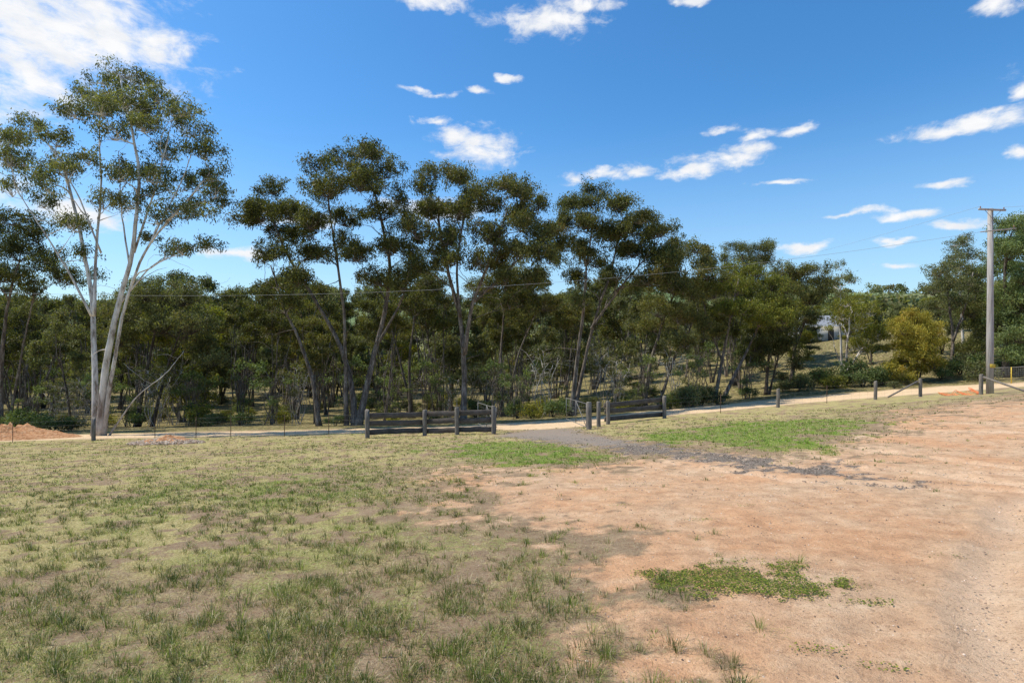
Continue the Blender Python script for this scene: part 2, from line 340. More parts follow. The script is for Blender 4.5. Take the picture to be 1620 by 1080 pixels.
def tufts(nt_,y0,y1,per,hs,pf,wmul=1.,rs=.05):
    x,y=scatter(nt_,y0,y1); mk=masks(x,y); k=rng.uniform(0,1,len(x))<pf(x,y,mk); x,y=x[k],y[k]; lush=mk[1][k]
    size=rng.uniform(.4,1.45,len(x))**1.7; cnt=np.maximum(3,(per*size).astype(int))
    cx=np.repeat(x,cnt); cy=np.repeat(y,cnt); sz=np.repeat(size,cnt); n=len(cx)
    r=np.abs(rng.normal(0,rs,n))*sz; a=rng.uniform(0,2*np.pi,n)
    ln=np.clip(r/(rs*1.4*sz)*.45+rng.uniform(.15,.7,n),0,.98)
    tone=np.repeat(rng.uniform(.55,1.25,len(x)),cnt)*rng.uniform(.8,1.2,n); ci=np.repeat(rng.integers(0,4,len(x)),cnt); lu=np.repeat(np.clip((lush-.45)*3,0,1),cnt)[:,None]
    col=(SG[ci]*(1-lu)+SL[ci]*lu)*tone[:,None]; dry=rng.uniform(0,1,n)<(.28-.18*lu[:,0]); col[dry]=SS[rng.integers(0,4,dry.sum())]*rng.uniform(.6,1.1,dry.sum())[:,None]
    sc=np.clip(cy/7,.8,3.)*wmul
    return (cx+np.cos(a)*r,cy+np.sin(a)*r,rng.uniform(.4,1.1,n)*hs*sz,rng.uniform(.003,.0055,n)*sc,ln,col,a)
A=tufts(23000,2.6,12,26,.068,lambda x,y,mk: np.clip(.16+.65*sstep(.42,.60,fbm(x*2.4,y*2.4,5,71)),0,1)*(1-.5*mk[7])*(1-np.minimum(mk[0]*1.2,.985))*(1-mk[2]),1.,.034)
B=tufts(66000,9,29,7,.045,lambda x,y,mk: np.clip(.08+.34*sstep(.42,.58,fbm(x*1.1,y*1.1,5,72))+mk[1]*1.0,0,1)*(1-.4*mk[7]*(1-np.clip(mk[1]*2,0,1)))*(1-mk[0]*.97*(1-np.clip(mk[1]*2,0,1)))*(1-mk[2]*.9)*(1-mk[3])*(1-mk[6])*(mk[5]<.3),1.3)
C=[np.concatenate([p,q]) for p,q in zip(A,B)]
link('green_grass',blades('green_grass',C[0],C[1],C[2],C[3],C[4],C[5],GM,C[6]),kind='stuff',label='tufts of short green grass growing through dry soil',category='grass')
WP=polyW([(1025,912),(1085,900),(1165,896),(1255,897),(1240,912),(1275,922),(1318,925),(1300,940),(1280,952),(1230,943),(1160,936),(1095,937),(1040,926)])
lo=WP.min(0)-.4; hi=WP.max(0)+.4
wx=rng.uniform(lo[0],hi[0],90000); wy=rng.uniform(lo[1],hi[1],90000)
pr=sstep(-.14,.16,sdpoly(wx,wy,WP)+.75*(fbm(wx*3,wy*3,4,5)-.5)+.55*(fbm(wx*11,wy*11,3,15)-.5)); k=rng.uniform(0,1,90000)<pr*.42; wx,wy=wx[k],wy[k]
xs_,ys_=[wx],[wy]
for px_,py_,cn_ in ((1380,955,130),(1110,822,80),(1345,930,60),(1295,1030,60),(790,1035,60),(1400,1055,50),(1500,880,50),(980,800,60),(1180,800,40)):
    ax_,ay_=G(px_,py_); xs_.append(ax_+rng.normal(0,.09,cn_)); ys_.append(ay_+rng.normal(0,.04,cn_))
wx=np.concatenate(xs_); wy=np.concatenate(ys_); n=len(wx)
wz=height(wx,wy)+.010+rng.uniform(.0,.012,n)
a=rng.uniform(0,2*np.pi,n); r=rng.uniform(.005,.011,n)
U=np.stack([np.cos(a),np.sin(a),rng.uniform(-.3,.3,n)],1)*r[:,None]; Vv=np.stack([-np.sin(a),np.cos(a),rng.uniform(-.3,.3,n)],1)*r[:,None]*.75
c0=np.stack([wx,wy,wz],1); v=np.stack([c0-U,c0-.3*U-Vv,c0+U-.3*Vv,c0+.2*U+Vv],1).reshape(-1,3)
f=np.arange(n)[:,None]*4+np.array([[0,1,2,3]])
wc=np.array([[.14,.20,.028],[.23,.29,.04],[.34,.36,.055],[.10,.14,.03]])[rng.integers(0,4,n)]*rng.uniform(.75,1.2,n)[:,None]
link('ground_cover',mkmesh('ground_cover',v,f,GM,{'Col':np.repeat(wc,4,0)}),kind='stuff',label='low leafy green weeds spreading over bare dirt',category='weeds')
def stones(name,x,y,r,pal,label,zadd=0):
    n=len(x); z=height(x,y)+zadd
    ico=np.array([[1,0,-.2],[.3,.9,-.2],[-.8,.55,-.2],[-.8,-.55,-.2],[.3,-.9,-.2],[.1,.1,.75],[.55,.35,.45],[-.45,.2,.55],[.1,-.5,.5]])
    fc=np.array([[0,1,6],[1,2,7],[2,3,7],[3,4,8],[4,0,8],[0,6,8],[6,1,5],[1,7,5],[7,3,8],[7,8,5],[6,5,8]])
    a=rng.uniform(0,2*np.pi,n); ca,sa=np.cos(a),np.sin(a)
    vv=ico[None]*(1+rng.uniform(-.25,.25,(n,9,3)))*r[:,None,None]*np.array([1,.8,.7])
    vx=vv[...,0]*ca[:,None]-vv[...,1]*sa[:,None]+x[:,None]; vy=vv[...,0]*sa[:,None]+vv[...,1]*ca[:,None]+y[:,None]; vz=vv[...,2]+z[:,None]
    v=np.stack([vx,vy,vz],-1).reshape(-1,3); f=(np.arange(n)[:,None,None]*9+fc[None]).reshape(-1,3)
    col=np.repeat(pal[rng.integers(0,len(pal),n)]*rng.uniform(.7,1.2,n)[:,None],9,0)
    m,nt=newmat(name); at=N(nt,'ShaderNodeAttribute',attribute_name='Col'); finish(nt,at.outputs['Color'],.9)
    link(name,mkmesh(name,v,f,m,{'Col':col}),kind='stuff',label=label,category='gravel')
x,y=scatter(130000,7,29); mk=masks(x,y); k=(rng.uniform(0,1,len(x))<mk[2]*.75*(1-mk[6]*.7)); x,y=x[k],y[k]
x2,y2=scatter(170000,2.6,22); mk=masks(x2,y2); k=rng.uniform(0,1,len(x2))<(mk[0]*.20*(.55+.8*sstep(.40,.7,fbm(x2*.7,y2*.7,3,90)))*np.clip(y2/7,.35,1)+.025); x2,y2=x2[k],y2[k]
stones('gravel',x,y,rng.uniform(.008,.026,len(x))*np.clip(y/14,.8,1.4),np.array([[.13,.105,.085],[.20,.165,.135],[.32,.265,.215],[.09,.073,.06]]),'dark grey crushed stone spread over the driveway')
stones('pebbles',x2,y2,(.003+.011*rng.uniform(0,1,len(x2))**3.5)*np.clip(y2/6,.85,2.),np.array([[.38,.25,.17],[.52,.38,.27],[.27,.18,.12],[.17,.12,.09],[.62,.48,.36]]),'small loose pebbles scattered on reddish dirt')
# ---------------------------------------------------------------- trees
def leaves(centers,radii,per,L,Wd,seed,flat=.75,droop=1.3):
    r=np.random.default_rng(seed)
    cnt=np.maximum(6,(per*(radii/.5)**2).astype(int)); n=cnt.sum(); c=np.repeat(centers,cnt,0); R=np.repeat(radii,cnt)
    d=r.normal(size=(n,3)); d/=np.linalg.norm(d,axis=1,keepdims=True); q=r.uniform(0,1,n)**(1/1.8)*(1+.5*(r.uniform(0,1,n)**4))
    st=np.repeat(r.uniform(.65,1.3,(len(centers),3)),cnt,0)
    p=c+d*(q*R)[:,None]*st*np.array([1,1,flat])
    dr=r.normal(size=(n,3)); dr[:,2]-=droop; dr/=np.linalg.norm(dr,axis=1,keepdims=True)
    s=np.cross(dr,r.normal(size=(n,3))); s/=np.linalg.norm(s,axis=1,keepdims=True)+1e-9
    l=L*r.uniform(.6,1.3,n)[:,None]; w=Wd*r.uniform(.7,1.3,n)[:,None]
    v=np.stack([p,p+dr*l*.4+s*w*.5,p+dr*l,p+dr*l*.4-s*w*.5],1).reshape(-1,3)
    # sunlit tops painted in: leaf colour lightens toward each puff's upper outside
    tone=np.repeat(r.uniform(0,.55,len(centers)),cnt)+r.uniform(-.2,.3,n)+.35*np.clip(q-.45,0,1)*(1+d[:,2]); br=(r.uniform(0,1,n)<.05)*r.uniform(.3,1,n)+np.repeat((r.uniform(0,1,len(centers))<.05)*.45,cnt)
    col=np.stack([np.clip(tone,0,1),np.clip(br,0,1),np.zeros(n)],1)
    return v,np.arange(n)[:,None]*4+np.array([[0,1,2,3]]),np.repeat(col,4,0)
def grow(stems,clumps,seed,dens=1.,leafL=.20,leafW=.06,sub=1.0,subr=.5,bare=0,flat=.95):
    r=np.random.default_rng(seed)
    buf=Buf(); nodes=[]
    for pts,r0,r1 in stems:
        pts=np.array(pts,float)
        m_=len(pts); t=np.linspace(0,m_-1,m_*5); P=np.stack([np.interp(t,np.arange(m_),pts[:,k]) for k in range(3)],1)
        for _ in range(3): P[1:-1]=(P[:-2]+2*P[1:-1]+P[2:])/4
        wob=.05*np.cumsum(r.normal(size=P.shape),0)*.7; wob-=wob[0]; P=P+wob*np.array([1,1,.2])*np.linspace(0,1,len(P))[:,None]
        R=r0+(r1-r0)*np.linspace(0,1,len(P))**.8
        if pts[0][2]<.3: R=R+r0*.5*np.exp(-np.linspace(0,len(P),len(P))*.8)
        tube(buf,P,R,10)
        T=np.gradient(P,axis=0); T/=np.linalg.norm(T,axis=1,keepdims=True)
        for k in range(max(1,len(P)//4),len(P)): nodes.append((P[k],R[k],T[k]))
    SC=[];SR=[]
    cl=sorted(clumps,key=lambda c:min(np.linalg.norm(n[0]-c[0]) for n in nodes))
    def branch(c,targR):
        best=None;bc=1e9
        for nd in nodes:
            d=np.linalg.norm(nd[0]-c); cost=d+1.6*max(0,nd[0][2]-(c[2]-.45*d))+(1.5 if nd[1]<.02 else 0)+(2 if d<.6 else 0)
            if cost<bc: bc=cost;best=nd
        p0,rn,T=best; d=np.linalg.norm(c-p0)
        p1=p0+T*d*.35+np.array([0,0,.15*d])+r.normal(size=3)*.06*d
        k=max(5,int(d/.6)); t=np.linspace(0,1,k)[:,None]
        P=(1-t)**2*p0+2*t*(1-t)*p1+t*t*c; P[1:-1]+=r.normal(size=(k-2,3))*.035*min(d,3)
        ra=min(rn*.8,targR); R=np.linspace(ra,max(.012,ra*.3),k); tube(buf,P,R,6,False)
        TT=np.gradient(P,axis=0); TT/=np.linalg.norm(TT,axis=1,keepdims=True)
        for q in range(1,k): nodes.append((P[q],R[q],TT[q]))
    for c,rx,rz in cl:
        base=c-np.array([0,0,rz*.5]); branch(base,.025+.03*rx)
        ns=max(4,int(11*sub*(rx*max(rz,.5)*1.1)**.85))
        for _ in range(ns):
            d=r.normal(size=3); d/=np.linalg.norm(d)
            if d[2]<-.5: d[2]*=-.6
            q=r.uniform(.3,1.02)
            s=c+d*q*np.array([rx,rx,rz]); SC.append(s); SR.append(subr*r.uniform(.55,1.3))
            mid=(base+s)/2+np.array([0,0,-.1*rz])+r.normal(size=3)*.1*rx
            tube(buf,[base,mid,s],[.018,.012,.006],4,False)
    for _ in range(bare):
        nd=nodes[r.integers(0,max(2,len(nodes)//2))]; d=r.normal(size=3); d[2]=abs(d[2])*.5; d/=np.linalg.norm(d); L_=r.uniform(1,2.5)
        P=[nd[0]]
        for q in range(4): d=d+r.normal(size=3)*.25; d/=np.linalg.norm(d); P.append(P[-1]+d*L_/4)
        tube(buf,P,np.linspace(min(nd[1]*.5,.04),.006,5),4,False)
    return buf,leaves(np.array(SC),np.array(SR),75*dens,leafL,leafW,seed+1,flat)
def tree_obj(name,base,buf,lv,barkm,leafm,label,category='tree'):
    e=link(name,None,label=label,category=category); e.location=base; e.empty_display_size=.5
    link('trunk',buf.mesh('trunk',barkm,True),e)
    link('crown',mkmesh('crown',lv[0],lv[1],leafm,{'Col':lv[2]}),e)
def hero(name,bx,D,stems,clumps,seed,label,barkm=BARK,leafm=LEAF,depth=2.4,category='tree',extra=.75,hang=.3,grow_r=1.0,thin=1.,**kw):
    """bearings/elevations read at range D, turned into metres from the tree's foot"""
    r=np.random.default_rng(seed+500)
    X,Y=XY(bx,D); base=np.array([X,Y,hz(X,Y)-.05])
    ST=[]
    for pts,r0,r1 in stems:
        q=[]; drift=r.uniform(-1,1)
        for k,(px,py) in enumerate(pts):
            w=W(px,py,D+drift*k*.5)-base
            if k==0 and py>590: w=W(px,py,D)-base; w[2]=-.1
            q.append(w)
        ST.append((q,r0*thin,r1*thin))
    CL=[]; m_=D/F
    for px,py,rx,rz in clumps:
        dd=r.uniform(-depth,depth)
        CL.append((W(px,py,D+dd)-base,rx*m_*grow_r,rz*m_*grow_r))
        if r.uniform()<extra: CL.append((W(px+r.uniform(-16,16),py+r.uniform(0,16),D-np.sign(dd)*r.uniform(.4,1)*depth)-base,rx*m_*.8,rz*m_*.8))
        if r.uniform()<hang: CL.append((W(px+r.uniform(-18,18),py+r.uniform(24,46),D+r.uniform(-1,1)*depth)-base,rx*m_*.65,rz*m_*.8))
    buf,lv=grow(ST,CL,seed,**kw)
    tree_obj(name,base,buf,lv,barkm,leafm,label,category)
hero('gum_tree',157,33,[([(152,692),(150,600),(149,480),(128,360),(100,250),(62,215)],.25,.04),([(158,690),(165,590),(182,500),(210,400),(222,280),(205,190),(190,130)],.27,.035),
   ([(163,692),(174,610),(196,490),(233,390),(290,320),(320,280)],.16,.03),([(149,500),(152,400),(160,300),(150,200),(160,130)],.12,.025),([(212,400),(245,300),(262,230),(268,190)],.085,.02),
   ([(170,648),(215,628),(262,592),(296,556)],.06,.012),([(145,500),(105,420),(60,350),(30,300)],.095,.02),([(160,400),(120,300),(80,230)],.07,.02),([(190,480),(240,420),(300,395)],.07,.02),([(205,420),(190,330),(185,240)],.07,.02),([(235,390),(265,330),(300,240)],.07,.02)],
  [(160,125,42,16),(195,115,34,16),(130,145,28,18),(225,128,28,18),(120,175,32,22),(205,155,40,26),(160,170,35,22),(250,152,32,22),(285,175,36,22),(305,205,34,22),(230,195,42,28),(180,210,30,24),
   (60,200,38,22),(25,220,32,24),(90,220,32,24),(40,255,40,24),(95,265,30,24),(140,250,26,22),(265,240,40,26),(322,240,34,24),(337,275,24,24),(290,290,40,24),(235,275,34,26),(310,320,26,18),(205,320,30,22),
   (325,385,26,16),(290,395,28,16),(250,345,30,18),(165,320,28,22),(70,320,30,20),(110,350,28,20),(20,300,26,24),(190,270,30,22),(275,330,26,18),(135,400,22,16),(60,280,30,20),(340,300,16,26),(15,250,24,24)],11,
  'tall white barked gum tree with several slender stems and airy foliage',BARKW,LEAFT,2.6,dens=1.2,sub=1.35,subr=.42,bare=34,extra=.4,hang=.35,grow_r=1.02,thin=.85,leafL=.20,leafW=.058)
hero('gum_tree',2,40,[([(0,672),(2,560),(12,480),(25,410)],.18,.05),([(2,560),(-25,480),(-60,400)],.12,.04),([(12,600),(40,520),(55,450)],.09,.03)],
  [(20,345,45,22),(60,372,40,24),(-20,370,40,28),(75,405,35,26),(30,400,40,26),(-60,385,50,36),(95,435,30,22),(15,435,30,20),(50,450,30,20),(-40,430,40,30)],12,'dark gum tree behind a wire fence',BARK,LEAF,2.8,dens=1.2,sub=1.4,subr=.44)
hero('gum_tree',235,46,[([(215,672),(228,600),(238,540),(250,480)],.18,.06),([(240,672),(262,590),(290,520)],.15,.05)],
  [(240,455,50,24),(290,470,45,28),(210,480,50,34),(260,510,60,34),(310,510,40,34),(190,530,40,34),(325,555,26,20)],13,'bushy olive green gum tree with a low crown',BARKD,LEAFG,3,dens=1.2,subr=.48,sub=1.35)
hero('gum_tree',560,39,[([(562,690),(556,600),(538,540),(490,460),(455,400),(430,340)],.22,.05),([(566,690),(585,590),(608,500),(620,420),(600,320),(580,270)],.24,.05),([(548,600),(545,500),(530,400),(515,310)],.14,.04),([(505,690),(495,600),(470,530),(440,480),(420,420)],.17,.04),([(600,540),(640,470),(650,420)],.10,.03)],
  [(432,298,38,20),(400,322,26,20),(385,345,16,12),(415,340,30,22),(460,335,40,26),(450,370,45,24),(500,262,26,18),(535,248,34,20),(580,240,40,20),(612,270,32,26),(520,298,42,28),(570,290,46,30),(605,335,40,28),(545,345,42,28),(485,400,42,24),(430,400,30,20),
   (615,390,34,26),(565,400,42,26),(470,440,38,22),(600,440,34,24),(420,450,26,16),(490,350,36,24),(630,310,22,22),(640,440,26,20)],14,'large forked gum tree with a domed dark olive crown',BARK,LEAF,2.8,dens=1.5,bare=20,sub=1.4,subr=.47,hang=.35,grow_r=.97)
hero('gum_tree',733,38,[([(733,668),(735,590),(728,500),(705,430),(690,360),(685,310)],.22,.05),([(735,560),(745,480),(775,410),(800,340)],.17,.05),([(728,500),(722,430),(735,340),(740,300)],.11,.03),([(748,480),(800,430),(845,380)],.09,.03)],
  [(690,272,40,18),(728,280,26,20),(668,298,26,22),(680,335,36,26),(725,332,36,28),(658,365,26,24),(710,375,38,26),(790,292,36,18),(825,302,32,20),(852,322,24,20),(775,325,36,26),(820,345,38,24),(770,368,38,24),
   (850,370,30,24),(875,362,20,18),(820,395,34,24),(690,405,32,24),(760,410,34,20),(870,400,24,20),(650,410,26,24),(640,350,22,24),(745,305,20,24),(800,440,30,20),(850,440,28,20)],15,'tall gum tree forking into two domed crowns',BARK,LEAF,2.6,dens=1.5,bare=18,sub=1.4,subr=.47,hang=.3,grow_r=.97)
hero('gum_tree',905,42,[([(903,660),(912,580),(922,500),(925,430),(930,360)],.20,.04),([(907,600),(935,520),(965,430),(980,350)],.15,.04),([(935,520),(985,450),(1040,385)],.11,.03)],
  [(905,322,26,18),(940,307,36,18),(975,322,32,22),(925,350,34,22),(900,380,24,24),(965,370,36,24),(1010,345,34,18),(1045,365,30,20),(1072,385,20,16),(930,405,34,24),(1000,395,36,24),(1045,405,34,24),(975,435,30,18),(910,440,26,22),(1025,440,34,22),(890,350,18,22),(1000,360,30,22),(1070,430,24,20)],16,
  'slender gum tree with a spreading dark crown',BARK,LEAF,2.6,dens=1.5,bare=16,sub=1.4,subr=.48,hang=.3,grow_r=.97)
hero('gum_tree',1018,47,[([(1018,645),(1030,570),(1055,490),(1085,430)],.20,.05),([(1040,645),(1068,560),(1100,500)],.15,.04)],
  [(1100,392,30,16),(1070,405,34,20),(1118,420,26,22),(1060,450,40,26),(1105,460,38,26),(1040,490,36,22),(1085,500,40,22),(1125,500,24,26)],17,'gum tree with pale leaning stems beside a dirt road',BARK,LEAF,2.8,dens=1.35,sub=1.35,subr=.48)
hero('gum_tree',790,50,[([(795,650),(792,560),(800,470)],.2,.05),([(800,650),(820,560),(850,490)],.15,.04)],
  [(800,425,40,22),(840,440,34,22),(770,450,34,24),(810,470,44,26),(860,480,34,22)],28,'dark gum tree filling the gap between taller trees',BARK,LEAF,3,dens=1.1,subr=.5,sub=1.3)
hero('gum_tree',655,52,[([(650,650),(648,560),(660,470)],.2,.05),([(655,650),(630,560),(610,490)],.15,.04)],
  [(660,430,36,20),(690,450,30,22),(630,450,34,24),(650,480,44,22)],29,'dark gum tree filling the gap between taller trees',BARK,LEAF,3,dens=1.1,subr=.5,sub=1.3)
hero('wattle_tree',1135,47,[([(1130,630),(1142,570),(1155,500),(1165,440)],.17,.05),([(1140,630),(1180,560),(1215,500)],.17,.05),([(1142,570),(1120,510),(1110,460)],.10,.03)],
  [(1150,425,36,16),(1190,430,34,16),(1220,450,30,22),(1165,455,36,22),(1210,475,34,24),(1130,460,30,24),(1240,490,28,24),(1160,490,34,20),(1200,505,36,20)],18,'spreading wattle tree with yellow green foliage',BARK,LEAFY,2.8,dens=1.3,subr=.46,sub=1.35)
hero('gum_tree',1215,50,[([(1212,620),(1214,570),(1222,520)],.17,.06),([(1216,600),(1235,550)],.10,.04)],[(1205,530,34,28),(1235,510,34,26),(1225,550,38,24),(1190,560,26,20),(1245,545,20,20),(1215,480,28,22)],19,'dense dark rounded tree at the roadside',BARKD,LEAF,2.5,dens=1.4,subr=.52,sub=1.3)
hero('gum_tree',1185,72,[([(1185,560),(1183,480),(1175,410)],.26,.08),([(1184,490),(1205,420)],.16,.06)],[(1165,391,22,10),(1195,396,22,10),(1215,388,18,8),(1150,408,14,10),(1180,412,28,12),(1210,410,20,12),(1190,440,30,18)],20,'tall dark gum tree rising above the woodland',BARKD,LEAF,3,dens=1.2,subr=.6,hang=.3)
hero('gum_tree',1258,56,[([(1252,605),(1258,540),(1265,470)],.22,.06),([(1254,560),(1280,490)],.14,.05)],[(1240,428,30,14),(1275,428,34,14),(1300,448,24,16),(1255,452,36,20),(1290,472,24,18),(1245,486,26,18),(1275,500,20,14)],21,'broad dark gum tree behind the road',BARKD,LEAF,3,dens=1.2,subr=.55,sub=1.3,hang=0,extra=.5)
hero('gum_tree',1330,60,[([(1332,600),(1330,520),(1328,450)],.15,.04)],[(1330,422,16,11),(1338,440,16,14),(1318,448,16,14),(1330,465,20,14)],22,'slender grey green sapling gum tree',BARKW,LEAFG,2,dens=1,subr=.45,hang=0)
hero('wattle_tree',1345,52,[([(1335,605),(1340,560),(1348,500)],.14,.05),([(1338,590),(1370,540)],.11,.04),([(1336,590),(1318,545)],.08,.03)],[(1348,475,24,14),(1372,492,24,18),(1332,498,22,16),(1355,510,28,20),(1382,525,24,22),(1360,545,26,16),(1322,508,14,10)],23,'yellow green wattle tree beside the road',BARKW,LEAFY,2.2,dens=1.2,subr=.42,sub=1.3,hang=0)
hero('round_bush',1452,50,[([(1450,600),(1450,575),(1448,540)],.12,.05),([(1452,598),(1470,550)],.08,.04)],[(1450,505,24,16),(1430,520,24,18),(1472,520,24,18),(1450,535,34,22),(1420,545,20,20),(1480,548,20,20),(1450,560,38,18),(1425,575,22,16),(1478,575,22,16),(1450,585,30,12)],24,'round golden green bush with dense foliage',BARKD,LEAFO,2,dens=2.0,subr=.45,sub=1.2,category='bush',hang=0)
hero('gum_tree',1500,52,[([(1503,598),(1508,540),(1500,470),(1495,430)],.17,.05),([(1508,540),(1528,480),(1540,430)],.12,.04)],[(1485,430,26,12),(1515,420,28,12),(1540,430,22,12),(1500,450,34,18),(1540,455,24,16),(1475,460,20,14),(1520,475,26,14)],25,'flat topped gum tree beside the road bend',BARK,LEAFG,2.6,dens=1.3,subr=.47,sub=1.4)
hero('gum_tree',1595,48,[([(1590,592),(1592,500),(1588,420),(1598,370)],.24,.06),([(1592,520),(1615,450),(1630,390)],.15,.05)],[(1590,360,22,16),(1612,354,26,16),(1582,388,20,20),(1600,388,30,22),(1630,374,28,24),(1645,395,34,34),(1585,420,26,24),(1612,428,32,26),(1592,465,32,26),(1625,480,34,28),(1588,505,28,24),(1608,530,34,26),(1595,562,30,18),(1640,540,34,34),(1655,460,34,50)],26,'tall dense gum tree with dark green foliage',BARKD,LEAFB,2.4,dens=1.4,subr=.5,sub=1.6,hang=.3,extra=.8)
hero('gum_tree',1545,58,[([(1545,592),(1542,520),(1545,450)],.18,.05)],[(1545,440,26,20),(1565,470,26,22),(1535,490,28,24),(1560,520,30,24),(1540,550,28,20)],30,'dark bushy gum tree beside power pole',BARKD,LEAF,2.6,dens=1.4,subr=.52,sub=1.5)
hero('gum_tree',1525,64,[([(1525,580),(1522,480),(1520,410)],.18,.05)],[(1510,385,18,10),(1530,378,18,10),(1522,400,24,14),(1505,415,16,12),(1540,405,16,12),(1520,430,24,14)],27,'slim pale gum tree behind others',BARKW,LEAFG,2.5,dens=1,subr=.5)
# --- background woodland: a few grown trees, copied one by one
def template(seed,H,Wd,low,n,ns,rt=(.07,.11),cs=1.,**kw):
    r=np.random.default_rng(seed); stems=[]
    for k in range(ns):
        a=r.uniform(0,6.28); ln=r.uniform(.08,.3)*H*.6; top=H*r.uniform(.6,.9)
        b=np.array([math.cos(a),math.sin(a),0]); c=r.normal(size=3)*.45; c[2]=0
        stems.append(([b*.12*k+np.array([0,0,-.2]),b*ln*.3+c+np.array([0,0,top*.4]),b*ln*.8+np.array([0,0,top*.75]),b*ln+c+np.array([0,0,top])],r.uniform(*rt) if (k or rt[1]<.1) else .15,.025))
    cl=[]
    for k in range(n):
        z=H*(low+(.96-low)*r.uniform(0,1)**.8); w=Wd*(1-.45*abs((z/H-low)/(1-low)-.45)); a=r.uniform(0,6.28); q=w*math.sqrt(r.uniform(0,1))
        cl.append((np.array([math.cos(a)*q,math.sin(a)*q,z]),r.uniform(.8,1.4)*cs,r.uniform(.55,1.0)*cs))
    return grow(stems,cl,seed,**kw)
TPL=[]; TH=[]
specs=[(101,15,3.2,.55,19,3,BARK,LEAF,'tall dark gum tree in the woodland',{}),(102,14,3.0,.48,19,4,BARK,LEAF,'dark bushy gum tree in the woodland',{}),(103,13,3.2,.46,17,3,BARK,LEAFG,'grey green gum tree in the woodland',{}),
       (104,10,2.9,.2,20,4,BARKD,LEAFG,'short dense tree with foliage near the ground',{}),(105,14.5,2.6,.6,14,5,BARK,LEAF,'thin stemmed gum tree in the woodland',{}),(106,9,2.8,.2,15,3,BARK,LEAFY,'small yellow green wattle tree',{}),
       (107,7.5,2.4,.35,12,9,BARKW,LEAFG,'thicket of thin pale saplings with sparse leaves',dict(rt=(.025,.05),cs=.6,bare=40)),(108,6.5,2.2,.25,12,8,BARK,LEAFB,'scrubby sapling clump with bare twigs',dict(rt=(.025,.05),cs=.6,bare=44))]
for sp_ in specs:
    kw=dict(dens=.85,leafL=.27,leafW=.085,subr=.5,sub=1.15,bare=24); kw.update(sp_[9])
    if 'cs' in sp_[9]: kw.update(dens=.55,subr=.38)
    b,l=template(sp_[0],*sp_[1:6],**kw)
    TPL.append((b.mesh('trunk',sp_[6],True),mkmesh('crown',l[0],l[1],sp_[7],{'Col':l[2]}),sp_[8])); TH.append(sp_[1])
proto={}
def place(ti,x,y,s,rot):
    z=hz(x,y)-.1
    if ti not in proto:
        e=link('woodland_tree',None); t=link('trunk',TPL[ti][0],e); c=link('crown',TPL[ti][1],e); proto[ti]=(e,t,c)
    else:
        e0,t0,c0=proto[ti]; e=e0.copy(); COL.objects.link(e); t=t0.copy(); t.parent=e; COL.objects.link(t); c=c0.copy(); c.parent=e; COL.objects.link(c)
    e['label']=TPL[ti][2]; e['category']='tree'; e['group']='trees of the woodland beyond the road'
    e.location=(x,y,z); e.scale=(s,s,s*random.uniform(.95,1.05)); e.rotation_euler=(random.uniform(-.06,.06),random.uniform(-.06,.06),rot)
placed=[]
def tryplace(px,D,ti,py,mind,lo=.5,hi=1.25):
    x,y=XY(px,D)
    if any((x-a)**2+(y-b)**2<mind**2 for a,b in placed): return
    s=((540-py)/F*D-hz(x,y))/TH[ti]
    if not lo<s<hi*1.15: return
    placed.append((x,y)); place(ti,x,y,min(s,hi),random.uniform(0,6.28))
for k in range(360):
    px=random.uniform(-280,1290); D=random.uniform(46,105)
    if D<58 and random.random()<.65: continue
    if px>1232 and D<92: continue
    if D>=74 and random.random()<.42: ti,py=random.choice([3,3,5]),random.uniform(490,530)
    else: ti=random.choices([0,1,2,3,4,5],[3,2.5,2.5,.4,3.8,.7])[0]; py=random.uniform(432,485)+(25 if D<50 else 0)+(15 if px<200 else 0)
    tryplace(px,D,ti,py,4.0,.45)
for k in range(75):
    px=random.uniform(-60,1230); D=random.uniform(43,72); x,y=XY(px,D); ti=random.choice([6,7])
    if any((x-a)**2+(y-b)**2<1.8**2 for a,b in placed): continue
    placed.append((x,y)); place(ti,x,y,random.uniform(.5,.95),random.uniform(0,6.28))
for k in range(110):
    px=random.uniform(1260,1860); D=random.uniform(60,110)
    if px<1350 and D<94: continue
    tryplace(px,D,random.choice([1,2,3,5]),random.uniform(462,515),3.8,.35)
for px,D,ti,py in ((1278,72,3,505),(1338,74,2,495),(1262,66,5,500)): tryplace(px,D,ti,py,.5,.2)
def shrub_tpl(seed,leafm,R=.9):
    r=np.random.default_rng(seed)
    cl=[(np.array([r.uniform(-R,R)*.7,r.uniform(-R,R)*.7,r.uniform(.3,1.1)*R]),R*.5,R*.4) for _ in range(9)]
    b,l=grow([([(0,0,-.1),(.1,0,.3),(.1,.1,.6)],.05,.02),([(0,0,-.1),(-.2,.1,.3),(-.3,.1,.6)],.04,.02)],cl,seed,dens=1.9,leafL=.14,leafW=.045,subr=.3)
    return b.mesh('stem',BARKD),mkmesh('foliage',l[0],l[1],leafm,{'Col':l[2]})
ST_=[(shrub_tpl(201,LEAFB),'low grey green shrub'),(shrub_tpl(202,LEAFG),'pale olive shrub at the woodland edge'),(shrub_tpl(203,LEAFY),'bright yellow green shrub'),(shrub_tpl(204,LEAF),'dark olive understorey shrub')]
sproto={}
